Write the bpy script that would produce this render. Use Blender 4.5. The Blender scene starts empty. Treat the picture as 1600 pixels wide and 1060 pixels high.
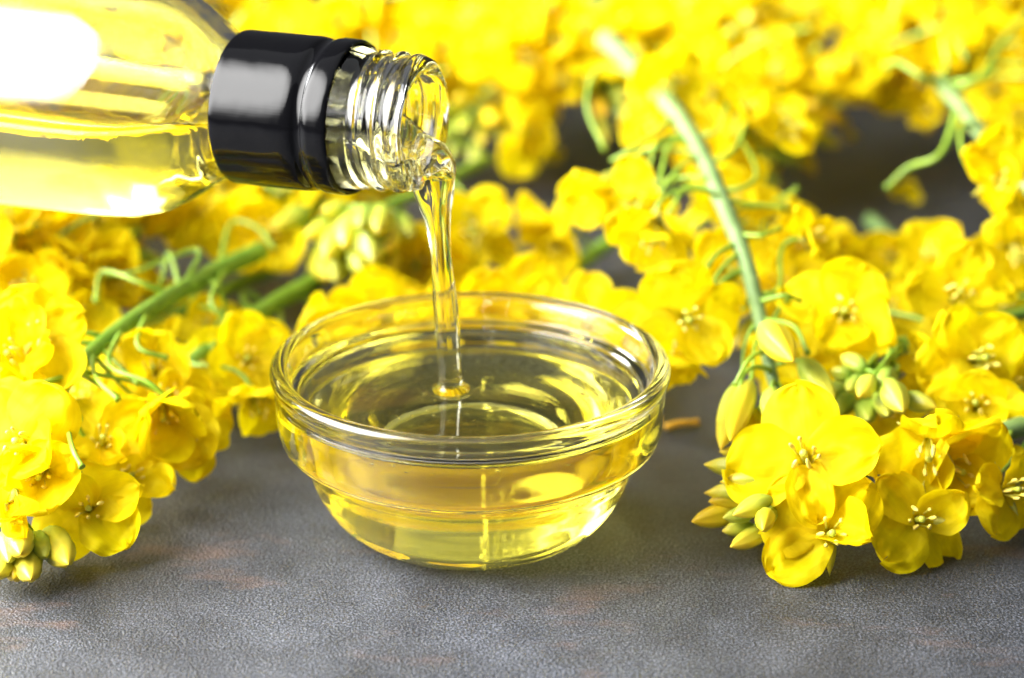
import bpy, bmesh, math, random
from mathutils import Vector, Matrix, noise

# ------------------------------------------------------------------ scene, camera, light
SC = bpy.context.scene
COL = SC.collection
S = 0.01                                     # everything below is written in centimetres
V = Vector
FPX = 4444.0                                 # 100 mm lens, in pixels of a 1600 px wide picture
PITCH = math.radians(21.6)
FWD = V((0, math.cos(PITCH), -math.sin(PITCH)))
UPV = V((0, math.sin(PITCH), math.cos(PITCH)))
RGT = V((1, 0, 0))
CAM = V((0, 0, 2.8)) - FWD * 44.2 + RGT * 0.65 + UPV * 0.36

cd = bpy.data.cameras.new('camera')
cam = bpy.data.objects.new('camera', cd)
COL.objects.link(cam)
cd.sensor_width = 36.0
cd.lens = 100.0
cd.clip_start = 0.01
cd.clip_end = 50.0
cam.matrix_world = Matrix(((1, 0, 0, CAM.x * S), (0, UPV.y, -FWD.y, CAM.y * S), (0, UPV.z, -FWD.z, CAM.z * S), (0, 0, 0, 1)))
cd.dof.use_dof = True
cd.dof.focus_distance = 0.425
cd.dof.aperture_fstop = 11.5
SC.camera = cam

world = bpy.data.worlds.new('World')
SC.world = world
world.use_nodes = True
bgn = world.node_tree.nodes['Background']
bgn.inputs[0].default_value = (0.93, 0.96, 1.0, 1)
bgn.inputs[1].default_value = 0.11


def area(name, loc, target, sx, sy, power, color=(1, 1, 1), falloff=True):
    l = bpy.data.lights.new(name, 'AREA')
    l.shape = 'RECTANGLE'
    l.size, l.size_y = sx * S, sy * S
    l.energy = power
    l.color = color
    if falloff:
        l.use_nodes = True
        nt = l.node_tree
        em = nt.nodes['Emission']
        g = nt.nodes.new('ShaderNodeNewGeometry')
        sb = nt.nodes.new('ShaderNodeVectorMath')
        sb.operation = 'SUBTRACT'
        sb.inputs[1].default_value = (0.5, 0.5, 0.0)
        ln = nt.nodes.new('ShaderNodeVectorMath')
        ln.operation = 'LENGTH'
        mr = nt.nodes.new('ShaderNodeMapRange')
        mr.interpolation_type = 'SMOOTHSTEP'
        for i, v in ((1, 0.27), (2, 0.60), (3, 1.0), (4, 0.03)):
            mr.inputs[i].default_value = v
        nt.links.new(g.outputs['Parametric'], sb.inputs[0])
        nt.links.new(sb.outputs[0], ln.inputs[0])
        nt.links.new(ln.outputs['Value'], mr.inputs[0])
        nt.links.new(mr.outputs[0], em.inputs['Strength'])
    o = bpy.data.objects.new(name, l)
    COL.objects.link(o)
    o.location = V(loc) * S
    o.rotation_euler = (V(target) - V(loc)).to_track_quat('-Z', 'Y').to_euler()
    return o


area('window_light', (-33, -6, 25), (2, 4, 1), 50, 50, 23.0, (1.0, 0.99, 0.975))
area('softbox', (-50, 36, 27), (0, 2, 0), 28, 22, 13.0, (0.97, 0.985, 1.0))
area('overhead_fill', (0, 0, 95), (0, 4, 0), 120, 110, 2.6, (0.95, 0.975, 1.0), False)  # added overhead fill lamp, brightens the oil seen through the bowl
SC.view_settings.view_transform = 'Standard'
SC.view_settings.look = 'None'
SC.view_settings.exposure = 0.0
SC.view_settings.gamma = 1.0
cy = SC.cycles
cy.max_bounces = 24
cy.transmission_bounces = 20
cy.glossy_bounces = 8
cy.diffuse_bounces = 4
cy.transparent_max_bounces = 16
cy.caustics_refractive = True
cy.caustics_reflective = True
cy.blur_glossy = 0.6
cy.sample_clamp_indirect = 12.0
cy.use_denoising = True
RND = random.Random(7)


# ------------------------------------------------------------------ pixels of the photograph to points in the place
def ray(px, py):
    return (FWD + RGT * ((px - 800) / FPX) + UPV * ((530 - py) / FPX))


def P(px, py, z=0.0):
    d = ray(px, py)
    return CAM + d * ((z - CAM.z) / d.z)


def PY(px, py, y):
    d = ray(px, py)
    return CAM + d * ((y - CAM.y) / d.y)


def face(r, u, t):
    """a direction given as right / up / towards the camera"""
    return (RGT * r + UPV * u - FWD * t).normalized()


# ------------------------------------------------------------------ materials
def mat(name):
    m = bpy.data.materials.new(name)
    m.use_nodes = True
    nt = m.node_tree
    nt.nodes.clear()
    out = nt.nodes.new('ShaderNodeOutputMaterial')
    return m, nt, out


def N(nt, typ, **kw):
    n = nt.nodes.new(typ)
    for k, v in kw.items():
        if k.startswith('i_'):
            n.inputs[k[2:].replace('_', ' ')].default_value = v
        else:
            setattr(n, k, v)
    return n


def ramp(nt, stops):
    r = nt.nodes.new('ShaderNodeValToRGB')
    e = r.color_ramp.elements
    while len(e) > 1:
        e.remove(e[-1])
    e[0].position, e[0].color = stops[0][0], (*stops[0][1], 1)
    for p, c in stops[1:]:
        k = e.new(p)
        k.color = (*c, 1)
    return r


def petal_material(name, hue=0.0, sat=1.0, trans=0.47):
    m, nt, out = mat(name)
    L = nt.links.new
    uv = N(nt, 'ShaderNodeUVMap')
    mp = N(nt, 'ShaderNodeMapping')
    mp.inputs['Scale'].default_value = (26, 2.2, 1)
    L(uv.outputs[0], mp.inputs[0])
    vein = N(nt, 'ShaderNodeTexNoise', i_Scale=1.0, i_Detail=3.0, i_Distortion=0.3)
    L(mp.outputs[0], vein.inputs['Vector'])
    tc = N(nt, 'ShaderNodeTexCoord')
    blot = N(nt, 'ShaderNodeTexNoise', i_Scale=330.0, i_Detail=3.0)
    L(tc.outputs['Object'], blot.inputs['Vector'])
    sep = N(nt, 'ShaderNodeSeparateXYZ')
    L(uv.outputs[0], sep.inputs[0])
    # along the petal: green-yellow claw, rich yellow blade, slightly paler rim
    along = ramp(nt, [(0.0, (0.74, 0.74, 0.08)), (0.22, (0.92, 0.76, 0.01)), (0.55, (0.95, 0.765, 0.002)), (1.0, (0.96, 0.79, 0.003))])
    L(sep.outputs[1], along.inputs[0])
    vr = ramp(nt, [(0.30, (0.90, 0.86, 0.7)), (0.60, (1.0, 1.0, 1.0))])
    L(vein.outputs[0], vr.inputs[0])
    mul = N(nt, 'ShaderNodeMixRGB', blend_type='MULTIPLY')
    mul.inputs[0].default_value = 0.5
    L(along.outputs[0], mul.inputs[1])
    L(vr.outputs[0], mul.inputs[2])
    oi = N(nt, 'ShaderNodeObjectInfo')
    rr = ramp(nt, [(0.0, (0.98, 0.95, 0.9)), (0.5, (1, 1, 1)), (1.0, (1.0, 1.04, 1.0))])
    L(oi.outputs['Random'], rr.inputs[0])
    mul2 = N(nt, 'ShaderNodeMixRGB', blend_type='MULTIPLY')
    mul2.inputs[0].default_value = 1.0
    L(mul.outputs[0], mul2.inputs[1])
    L(rr.outputs[0], mul2.inputs[2])
    hs = N(nt, 'ShaderNodeHueSaturation')
    hs.inputs['Hue'].default_value = 0.5 + hue
    hs.inputs['Saturation'].default_value = sat
    L(mul2.outputs[0], hs.inputs['Color'])
    b1 = N(nt, 'ShaderNodeBump', i_Strength=0.16, i_Distance=0.0005)
    L(vein.outputs[0], b1.inputs['Height'])
    b2 = N(nt, 'ShaderNodeBump', i_Strength=0.25, i_Distance=0.0010)
    L(blot.outputs[0], b2.inputs['Height'])
    L(b1.outputs[0], b2.inputs['Normal'])
    pr = N(nt, 'ShaderNodeBsdfPrincipled')
    pr.inputs['Roughness'].default_value = 0.62
    pr.inputs['Specular IOR Level'].default_value = 0.14
    L(hs.outputs[0], pr.inputs['Base Color'])
    L(b2.outputs[0], pr.inputs['Normal'])
    tr = N(nt, 'ShaderNodeBsdfTranslucent')
    L(hs.outputs[0], tr.inputs[0])
    L(b2.outputs[0], tr.inputs['Normal'])
    mx = N(nt, 'ShaderNodeMixShader')
    mx.inputs[0].default_value = trans
    L(pr.outputs[0], mx.inputs[1])
    L(tr.outputs[0], mx.inputs[2])
    L(mx.outputs[0], out.inputs[0])
    return m


def plant_material(name, c0, c1, scale=900.0, rough=0.45, axis=None, trans=0.0):
    """green parts: two tones in grain, or a gradient along the local z axis"""
    m, nt, out = mat(name)
    L = nt.links.new
    tc = N(nt, 'ShaderNodeTexCoord')
    nz = N(nt, 'ShaderNodeTexNoise', i_Scale=scale, i_Detail=4.0)
    L(tc.outputs['Object'], nz.inputs['Vector'])
    if axis:
        sep = N(nt, 'ShaderNodeSeparateXYZ')
        L(tc.outputs['Generated'], sep.inputs[0])
        ad = N(nt, 'ShaderNodeMath', operation='MULTIPLY_ADD')
        ad.inputs[1].default_value = 0.35
        L(nz.outputs[0], ad.inputs[0])
        L(sep.outputs[2], ad.inputs[2])
        rp = ramp(nt, axis)
        sb = N(nt, 'ShaderNodeMath', operation='SUBTRACT')
        sb.inputs[1].default_value = 0.175
        L(ad.outputs[0], sb.inputs[0])
        L(sb.outputs[0], rp.inputs[0])
    else:
        rp = ramp(nt, [(0.32, c0), (0.68, c1)])
        L(nz.outputs[0], rp.inputs[0])
    oi = N(nt, 'ShaderNodeObjectInfo')
    rr = ramp(nt, [(0.0, (0.80, 0.88, 0.85)), (1.0, (1.12, 1.06, 1.0))])
    L(oi.outputs['Random'], rr.inputs[0])
    mul = N(nt, 'ShaderNodeMixRGB', blend_type='MULTIPLY')
    mul.inputs[0].default_value = 1.0
    L(rp.outputs[0], mul.inputs[1])
    L(rr.outputs[0], mul.inputs[2])
    bp = N(nt, 'ShaderNodeBump', i_Strength=0.3, i_Distance=0.0004)
    L(nz.outputs[0], bp.inputs['Height'])
    pr = N(nt, 'ShaderNodeBsdfPrincipled')
    pr.inputs['Roughness'].default_value = rough
    pr.inputs['Subsurface Weight'].default_value = 0.15
    pr.inputs['Subsurface Radius'].default_value = (0.0012, 0.0012, 0.0004)
    L(mul.outputs[0], pr.inputs['Base Color'])
    L(bp.outputs[0], pr.inputs['Normal'])
    L(pr.outputs[0], out.inputs[0])
    return m


M = {}
M['petal'] = petal_material('petal')
M['petal_dry'] = petal_material('petal_dry', hue=-0.018, sat=0.95, trans=0.25)
M['stem'] = plant_material('stem', (0.14, 0.28, 0.018), (0.23, 0.39, 0.045), 260)
M['stem_pale'] = plant_material('stem_pale', (0.14, 0.225, 0.065), (0.215, 0.315, 0.105), 260, 0.55)
M['pedicel'] = plant_material('pedicel', (0.20, 0.36, 0.02), (0.32, 0.47, 0.045), 300)
M['sepal'] = plant_material('sepal', (0.62, 0.60, 0.05), (0.72, 0.62, 0.09), 500)
M['bud'] = plant_material('bud', None, None, 300, 0.42, axis=[(0.0, (0.26, 0.40, 0.04)), (0.45, (0.50, 0.53, 0.05)), (0.85, (0.72, 0.60, 0.04)), (1.0, (0.80, 0.56, 0.03))])
M['bud_green'] = plant_material('bud_green', None, None, 300, 0.42, axis=[(0.0, (0.18, 0.33, 0.03)), (0.5, (0.33, 0.44, 0.05)), (1.0, (0.58, 0.56, 0.06))])
M['bud_yellow'] = plant_material('bud_yellow', None, None, 300, 0.45, axis=[(0.0, (0.58, 0.56, 0.06)), (0.4, (0.80, 0.60, 0.02)), (1.0, (0.86, 0.55, 0.006))])
M['anther'] = plant_material('anther', (0.86, 0.66, 0.04), (0.92, 0.78, 0.20), 1500, 0.7)
M['pistil'] = plant_material('pistil', (0.48, 0.55, 0.05), (0.62, 0.62, 0.08), 600)
M['dry'] = plant_material('dry', (0.62, 0.34, 0.02), (0.78, 0.46, 0.05), 500, 0.6)


def glass_material(name, ior, absorb=None, density=0.0):
    m, nt, out = mat(name)
    L = nt.links.new
    g = N(nt, 'ShaderNodeBsdfGlass')
    g.inputs['Roughness'].default_value = 0.0
    g.inputs['IOR'].default_value = ior
    g.inputs['Color'].default_value = (1, 1, 1, 1)
    L(g.outputs[0], out.inputs[0])
    if absorb:
        a = N(nt, 'ShaderNodeVolumeAbsorption')
        a.inputs['Color'].default_value = (*absorb, 1)
        a.inputs['Density'].default_value = density
        L(a.outputs[0], out.inputs['Volume'])
    return m


M['glass'] = glass_material('glass', 1.5)
M['oil'] = glass_material('oil', 1.46, (1.0, 0.955, 0.08), 52.0)


def collar_material():
    m, nt, out = mat('black_plastic')
    L = nt.links.new
    tc = N(nt, 'ShaderNodeTexCoord')
    mp = N(nt, 'ShaderNodeMapping')
    mp.inputs['Scale'].default_value = (3000, 3000, 120)
    L(tc.outputs['Object'], mp.inputs[0])
    nz = N(nt, 'ShaderNodeTexNoise', i_Scale=1.0, i_Detail=2.0)
    L(mp.outputs[0], nz.inputs['Vector'])
    nz2 = N(nt, 'ShaderNodeTexNoise', i_Scale=160.0, i_Detail=2.0)
    L(tc.outputs['Object'], nz2.inputs['Vector'])
    bp = N(nt, 'ShaderNodeBump', i_Strength=0.025, i_Distance=0.0002)
    L(nz.outputs[0], bp.inputs['Height'])
    bp2 = N(nt, 'ShaderNodeBump', i_Strength=0.05, i_Distance=0.002)
    L(nz2.outputs[0], bp2.inputs['Height'])
    L(bp.outputs[0], bp2.inputs['Normal'])
    pr = N(nt, 'ShaderNodeBsdfPrincipled')
    pr.inputs['Base Color'].default_value = (0.002, 0.002, 0.0025, 1)
    pr.inputs['Roughness'].default_value = 0.10
    pr.inputs['Specular IOR Level'].default_value = 0.20
    L(bp2.outputs[0], pr.inputs['Normal'])
    L(pr.outputs[0], out.inputs[0])
    return m


M['collar'] = collar_material()


def table_material():
    m, nt, out = mat('grey_stone')
    L = nt.links.new
    tc = N(nt, 'ShaderNodeTexCoord')
    co = tc.outputs['Object']
    big = N(nt, 'ShaderNodeTexNoise', i_Scale=13.0, i_Detail=6.0, i_Roughness=0.6)
    mid = N(nt, 'ShaderNodeTexNoise', i_Scale=85.0, i_Detail=6.0, i_Roughness=0.65)
    fine = N(nt, 'ShaderNodeTexNoise', i_Scale=2200.0, i_Detail=3.0, i_Roughness=0.7)
    grit = N(nt, 'ShaderNodeTexVoronoi', i_Scale=2600.0)
    for n in (big, mid, fine, grit):
        L(co, n.inputs['Vector'])
    c1 = ramp(nt, [(0.30, (0.023, 0.025, 0.029)), (0.50, (0.037, 0.040, 0.047)), (0.72, (0.066, 0.072, 0.086))])
    L(big.outputs[0], c1.inputs[0])
    c2 = ramp(nt, [(0.30, (0.50, 0.50, 0.50)), (0.70, (1.45, 1.44, 1.42))])
    L(mid.outputs[0], c2.inputs[0])
    m1 = N(nt, 'ShaderNodeMixRGB', blend_type='MULTIPLY')
    m1.inputs[0].default_value = 0.8
    L(c1.outputs[0], m1.inputs[1])
    L(c2.outputs[0], m1.inputs[2])
    c3 = ramp(nt, [(0.37, (0.20, 0.20, 0.20)), (0.50, (0.85, 0.85, 0.86)), (0.62, (3.0, 3.0, 3.1))])
    L(fine.outputs[0], c3.inputs[0])
    m2 = N(nt, 'ShaderNodeMixRGB', blend_type='MULTIPLY')
    m2.inputs[0].default_value = 0.8
    L(m1.outputs[0], m2.inputs[1])
    L(c3.outputs[0], m2.inputs[2])
    # rusty stains
    rn = N(nt, 'ShaderNodeTexNoise', i_Scale=46.0, i_Detail=5.0, i_Roughness=0.62)
    mp = N(nt, 'ShaderNodeMapping')
    mp.inputs['Location'].default_value = (0.37, 0.11, 0.0)
    mp.inputs['Scale'].default_value = (0.8, 1.7, 1.0)
    L(co, mp.inputs[0])
    L(mp.outputs[0], rn.inputs['Vector'])
    rr = ramp(nt, [(0.57, (0, 0, 0)), (0.70, (0.42, 0.42, 0.42))])
    L(rn.outputs[0], rr.inputs[0])
    m3 = N(nt, 'ShaderNodeMixRGB', blend_type='MIX')
    L(rr.outputs[0], m3.inputs[0])
    L(m2.outputs[0], m3.inputs[1])
    m3.inputs[2].default_value = (0.17, 0.095, 0.066, 1)
    b1 = N(nt, 'ShaderNodeBump', i_Strength=0.5, i_Distance=0.0003)
    L(grit.outputs[0], b1.inputs['Height'])
    b2 = N(nt, 'ShaderNodeBump', i_Strength=0.4, i_Distance=0.0002)
    L(fine.outputs[0], b2.inputs['Height'])
    L(b1.outputs[0], b2.inputs['Normal'])
    b3 = N(nt, 'ShaderNodeBump', i_Strength=0.15, i_Distance=0.002)
    L(mid.outputs[0], b3.inputs['Height'])
    L(b2.outputs[0], b3.inputs['Normal'])
    pr = N(nt, 'ShaderNodeBsdfPrincipled')
    pr.inputs['Roughness'].default_value = 0.46
    pr.inputs['Specular IOR Level'].default_value = 0.5
    L(m3.outputs[0], pr.inputs['Base Color'])
    L(b3.outputs[0], pr.inputs['Normal'])
    L(pr.outputs[0], out.inputs[0])
    return m


M['table'] = table_material()


# ------------------------------------------------------------------ mesh helpers (centimetres in, metres out)
def mesh(name, verts, faces, mats, uvs=None, fmat=None, smooth=True):
    me = bpy.data.meshes.new(name)
    me.from_pydata([(v[0] * S, v[1] * S, v[2] * S) for v in verts], [], faces)
    for m in mats if isinstance(mats, (list, tuple)) else [mats]:
        me.materials.append(m)
    if smooth:
        me.polygons.foreach_set('use_smooth', [True] * len(me.polygons))
    if fmat:
        me.polygons.foreach_set('material_index', fmat)
    if uvs:
        lay = me.uv_layers.new(name='UVMap')
        for lp in me.loops:
            lay.data[lp.index].uv = uvs[lp.vertex_index]
    me.update()
    return me


def outward(me):
    b = bmesh.new()
    b.from_mesh(me)
    bmesh.ops.recalc_face_normals(b, faces=b.faces)
    b.to_mesh(me)
    b.free()
    return me


def obj(name, me, parent=None, loc=(0, 0, 0)):
    o = bpy.data.objects.new(name, me)
    COL.objects.link(o)
    if parent is not None:
        o.parent = parent
    o.location = V(loc) * S
    return o


def thing(name, label, cat, loc=(0, 0, 0), group=None):
    o = bpy.data.objects.new(name, None)
    COL.objects.link(o)
    o.empty_display_size = 0.01
    o.location = V(loc) * S
    return tag(o, label, cat, group)


def tag(o, label, cat, group=None):
    o['label'] = label
    o['category'] = cat
    if group:
        o['group'] = group
    return o


def catmull(pts, n):
    pts = [V(p) for p in pts]
    if len(pts) == 2:
        return [pts[0].lerp(pts[1], i / n) for i in range(n + 1)]
    ext = [pts[0] * 2 - pts[1]] + pts + [pts[-1] * 2 - pts[-2]]
    out = []
    m = len(pts) - 1
    for i in range(n + 1):
        f = i / n * m
        k = min(int(f), m - 1)
        t = f - k
        a, b, c, d = ext[k:k + 4]
        out.append(0.5 * ((2 * b) + (c - a) * t + (2 * a - 5 * b + 4 * c - d) * t * t + (3 * b - a - 3 * c + d) * t ** 3))
    return out


def bezier(a, b, c, d, n):
    r = []
    for i in range(n + 1):
        t = i / n
        s = 1 - t
        r.append(a * s ** 3 + b * 3 * s * s * t + c * 3 * s * t * t + d * t ** 3)
    return r


def tube(path, radius, sides=8, ridge=0.0, nr=5):
    """verts, faces of a closed tube; radius is a function of 0..1"""
    n = len(path)
    tang = [(path[min(i + 1, n - 1)] - path[max(i - 1, 0)]).normalized() for i in range(n)]
    up = V((0, 0, 1)) if abs(tang[0].z) < 0.9 else V((1, 0, 0))
    a = tang[0].cross(up).normalized()
    vs, fs = [], []
    for i in range(n):
        t = tang[i]
        a = (a - t * a.dot(t)).normalized()
        b = t.cross(a)
        r = radius(i / (n - 1))
        for k in range(sides):
            th = 2 * math.pi * k / sides
            rr = r * (1 + ridge * math.cos(nr * th))
            vs.append(path[i] + (a * math.cos(th) + b * math.sin(th)) * rr)
    for i in range(n - 1):
        for k in range(sides):
            k2 = (k + 1) % sides
            fs.append((i * sides + k, i * sides + k2, (i + 1) * sides + k2, (i + 1) * sides + k))
    c0 = len(vs)
    vs += [path[0], path[-1]]
    for k in range(sides):
        k2 = (k + 1) % sides
        fs.append((c0, k2, k))
        fs.append((c0 + 1, (n - 1) * sides + k, (n - 1) * sides + k2))
    return vs, fs


def lathe(profile, seg=128, off=None):
    """closed surface of revolution about z; profile runs from the axis to the axis, off(i, theta) moves the radius"""
    vs, fs, rows = [], [], []
    for i, (r, z) in enumerate(profile):
        if r < 1e-6:
            rows.append([len(vs)])
            vs.append(V((0, 0, z)))
        else:
            row = []
            for k in range(seg):
                th = 2 * math.pi * k / seg
                rr = r + (off(i, th) if off else 0)
                row.append(len(vs))
                vs.append(V((rr * math.cos(th), rr * math.sin(th), z)))
            rows.append(row)
    for A, B in zip(rows[:-1], rows[1:]):
        for k in range(seg):
            k2 = (k + 1) % seg
            if len(A) == 1 and len(B) > 1:
                fs.append((A[0], B[k2], B[k]))
            elif len(B) == 1 and len(A) > 1:
                fs.append((A[k], A[k2], B[0]))
            elif len(A) > 1:
                fs.append((A[k], A[k2], B[k2], B[k]))
    return vs, fs


def smooth_profile(pts, n_per=6):
    ps = catmull([V((r, z, 0)) for r, z in pts], n_per * (len(pts) - 1))
    return [(max(0.0, p.x), p.y) for p in ps]


# ------------------------------------------------------------------ the table
def box(x0, x1, y0, y1, z0, z1):
    vs = [V((x, y, z)) for z in (z0, z1) for y in (y0, y1) for x in (x0, x1)]
    fs = [(0, 2, 3, 1), (4, 5, 7, 6), (0, 1, 5, 4), (2, 6, 7, 3), (0, 4, 6, 2), (1, 3, 7, 5)]
    return vs, fs


vs, fs = box(-90, 90, -70, 130, -3, 0)
tb = obj('tabletop', mesh('tabletop', vs, fs, M['table'], smooth=False))
tb['kind'] = 'structure'

# ------------------------------------------------------------------ the bowl and the oil in it
OUTER = [(0, 0.10), (0.9, 0.09), (1.32, 0.07), (1.48, 0.0), (1.68, 0.02), (1.98, 0.17), (2.28, 0.45), (2.50, 0.82), (2.62, 1.18), (2.66, 1.38),
         (2.74, 1.46), (2.92, 1.53), (3.04, 1.68), (3.09, 1.92), (3.11, 2.25), (3.14, 2.55)]
LIP = [(3.18, 2.66), (3.18, 2.75), (3.12, 2.82), (3.01, 2.83), (2.92, 2.77)]
INNER = [(2.88, 2.64), (2.86, 2.48), (2.82, 2.42), (2.75, 2.38), (2.71, 2.30), (2.69, 2.05), (2.64, 1.78), (2.54, 1.52), (2.42, 1.22), (2.22, 0.84), (1.92, 0.52), (1.50, 0.33),
         (0.9, 0.25), (0, 0.24)]
OUTER = [(r * 0.978, z) for r, z in OUTER]
LIP = [(r * 0.978, z) for r, z in LIP]
INNER = [(r * 0.978, z) for r, z in INNER]
prof = smooth_profile(OUTER + LIP + INNER, 5)
vs, fs = lathe(prof, 160)
bowl = obj('bowl', outward(mesh('bowl', vs, fs, M['glass'])))
tag(bowl, 'small clear round glass bowl half full of oil on the grey tabletop', 'bowl')

LEVEL = 2.30
STREAM_FOOT = P(705, 606, LEVEL)


def inner_r(z):
    pts = smooth_profile(INNER[:1] + INNER[1:], 8)
    for (r0, z0), (r1, z1) in zip(pts[:-1], pts[1:]):
        if z1 <= z <= z0:
            return r0 + (r1 - r0) * ((z0 - z) / max(1e-6, z0 - z1))
    return pts[-1][0]


def oil_height(x, y, r):
    d = math.hypot(x - STREAM_FOOT.x, y - STREAM_FOOT.y)
    h = LEVEL + 0.055 * math.exp(-max(0, d - 0.17) / 0.06) - 0.02 * math.exp(-((d - 0.34) / 0.09) ** 2)
    h += 0.0022 * math.sin(d * 15) * math.exp(-d / 0.9)
    edge = inner_r(LEVEL)
    h += 0.03 * math.exp(-(edge - r) / 0.06)
    return h


zs = [p for p in smooth_profile(INNER, 6) if p[1] < LEVEL - 0.02]
body = [(0.0, 0.225)] + [(r + 0.02, z - 0.015) for r, z in reversed(zs) if r > 0.05]
body.append((inner_r(LEVEL) + 0.02, LEVEL + 0.028))
vs, fs = lathe(body, 160)
seg = 160
top0 = len(vs) - seg
prev = [top0 + k for k in range(seg)]
R0 = inner_r(LEVEL) + 0.02
rings = 70
for j in range(1, rings):
    r = R0 * (1 - j / rings)
    cur = []
    for k in range(seg):
        th = 2 * math.pi * k / seg
        x, y = r * math.cos(th), r * math.sin(th)
        cur.append(len(vs))
        vs.append(V((x, y, oil_height(x, y, r))))
    for k in range(seg):
        k2 = (k + 1) % seg
        fs.append((prev[k], prev[k2], cur[k2], cur[k]))
    prev = cur
vs.append(V((0, 0, oil_height(0, 0, 0))))
for k in range(seg):
    fs.append((prev[k], prev[(k + 1) % seg], len(vs) - 1))
oil = obj('oil', outward(mesh('oil', vs, fs, M['oil'])))
tag(oil, 'pale yellow oil filling the glass bowl', 'oil')

M['air'] = glass_material('air', 1 / 1.46)
rb = random.Random(5)
vs, fs = [], []
for k in range(90):
    an, rd = rb.uniform(0, 6.28), 0.25 + 1.3 * rb.random() ** 1.4
    c = V((STREAM_FOOT.x + rd * math.cos(an), STREAM_FOOT.y + rd * math.sin(an), LEVEL - 0.06 - rb.random() ** 2 * 0.8))
    if math.hypot(c.x, c.y) > 1.9:
        continue
    r_ = rb.uniform(0.010, 0.026)
    o_ = len(vs)
    for a_ in range(1, 6):
        for b_ in range(8):
            vs.append(c + V((math.sin(a_ * math.pi / 6) * math.cos(b_ * math.pi / 4), math.sin(a_ * math.pi / 6) * math.sin(b_ * math.pi / 4), math.cos(a_ * math.pi / 6))) * r_)
    vs += [c + V((0, 0, r_)), c - V((0, 0, r_))]
    for a_ in range(4):
        for b_ in range(8):
            c_ = (b_ + 1) % 8
            fs.append((o_ + a_ * 8 + b_, o_ + a_ * 8 + 8 + b_, o_ + a_ * 8 + 8 + c_, o_ + a_ * 8 + c_))
    for b_ in range(8):
        c_ = (b_ + 1) % 8
        fs.append((o_ + 40, o_ + b_, o_ + c_))
        fs.append((o_ + 41, o_ + 32 + c_, o_ + 32 + b_))
bub = obj('bubble_cluster', mesh('bubble_cluster', vs, fs, M['air']), oil)
bub['kind'] = 'stuff'

# ------------------------------------------------------------------ the bottle
MOUTH = PY(664, 195, 0.55)
CAPL = PY(383, 167, 0.55 + 1.16)
AX = (CAPL - MOUTH).normalized()             # from the mouth back to the base
LEN_CAP = (CAPL - MOUTH).length
BZ = AX
BX = (V((0, 0, 1)) - BZ * BZ.z).normalized()  # local x is up, local z runs along the bottle
BY = BZ.cross(BX)
BM = Matrix(((BX.x, BY.x, BZ.x, MOUTH.x * S), (BX.y, BY.y, BZ.y, MOUTH.y * S), (BX.z, BY.z, BZ.z, MOUTH.z * S), (0, 0, 0, 1)))
bottle = thing('bottle', 'clear glass bottle with a black collar tilted over the bowl and pouring oil', 'bottle')
bottle.matrix_world = BM
C0 = 1.13                                    # collar from here ...
C1 = LEN_CAP + 0.02                          # ... to here


def outer_profile():
    pts = [(0.86, 0.02), (0.93, 0.0), (1.01, 0.04), (1.04, 0.12), (1.035, 0.2)]
    z = 0.24
    while z < 0.95:
        pts.append((1.03, z))
        z += 0.03
    pts += [(1.09, 1.0), (1.10, 1.3), (1.10, 2.2), (1.10, C1 - 0.1), (1.11, C1 + 0.05), (1.17, C1 + 0.25), (1.33, C1 + 0.55), (1.56, C1 + 0.90),
            (1.78, C1 + 1.28), (1.91, C1 + 1.75), (1.955, C1 + 2.3), (1.96, C1 + 3.2), (1.96, 9.0), (1.96, 15.0), (1.90, 15.4), (1.6, 15.55), (0.0, 15.45)]
    return pts


def inner_profile():
    return [(0.78, 0.04), (0.77, 0.2), (0.78, 0.8), (0.80, 1.5), (0.82, C1 - 0.1), (0.85, C1 + 0.10), (0.95, C1 + 0.36), (1.16, C1 + 0.68), (1.40, C1 + 1.02),
            (1.62, C1 + 1.40), (1.74, C1 + 1.85), (1.775, C1 + 2.4), (1.78, C1 + 3.3), (1.78, 9.0), (1.78, 14.9), (1.6, 15.15), (0.0, 15.2)]


op = outer_profile()
ip = inner_profile()
prof = list(reversed(op)) + ip
NO = len(op)
PITCHT = 0.29


def thread(i, th):
    r, z = prof[i]
    if i >= NO and r > 0.1:
        return 0.022 * noise.noise(V((math.cos(th) * 1.3, math.sin(th) * 1.3, z * 0.8))) + 0.006 * noise.noise(V((math.cos(th) * 4, math.sin(th) * 4, z * 2.2)))
    if i < NO and z > C1 + 0.3 and r > 0.1:
        return 0.010 * noise.noise(V((math.cos(th) * 1.5 + 7, math.sin(th) * 1.5, z * 0.7)))
    if i >= NO or not (0.10 < z < 0.98):
        return 0.0
    ph = ((z - PITCHT * th / (2 * math.pi)) / PITCHT) % 1.0
    env = min(1.0, max(0.0, (z - 0.10) / 0.1)) * min(1.0, max(0.0, (0.97 - z) / 0.08))
    return 0.055 * env * math.exp(-((ph - 0.5) / 0.21) ** 2)


vs, fs = lathe(prof, 160, thread)
bg = obj('glass_body', outward(mesh('glass_body', vs, fs, M['glass'])), bottle)

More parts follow.
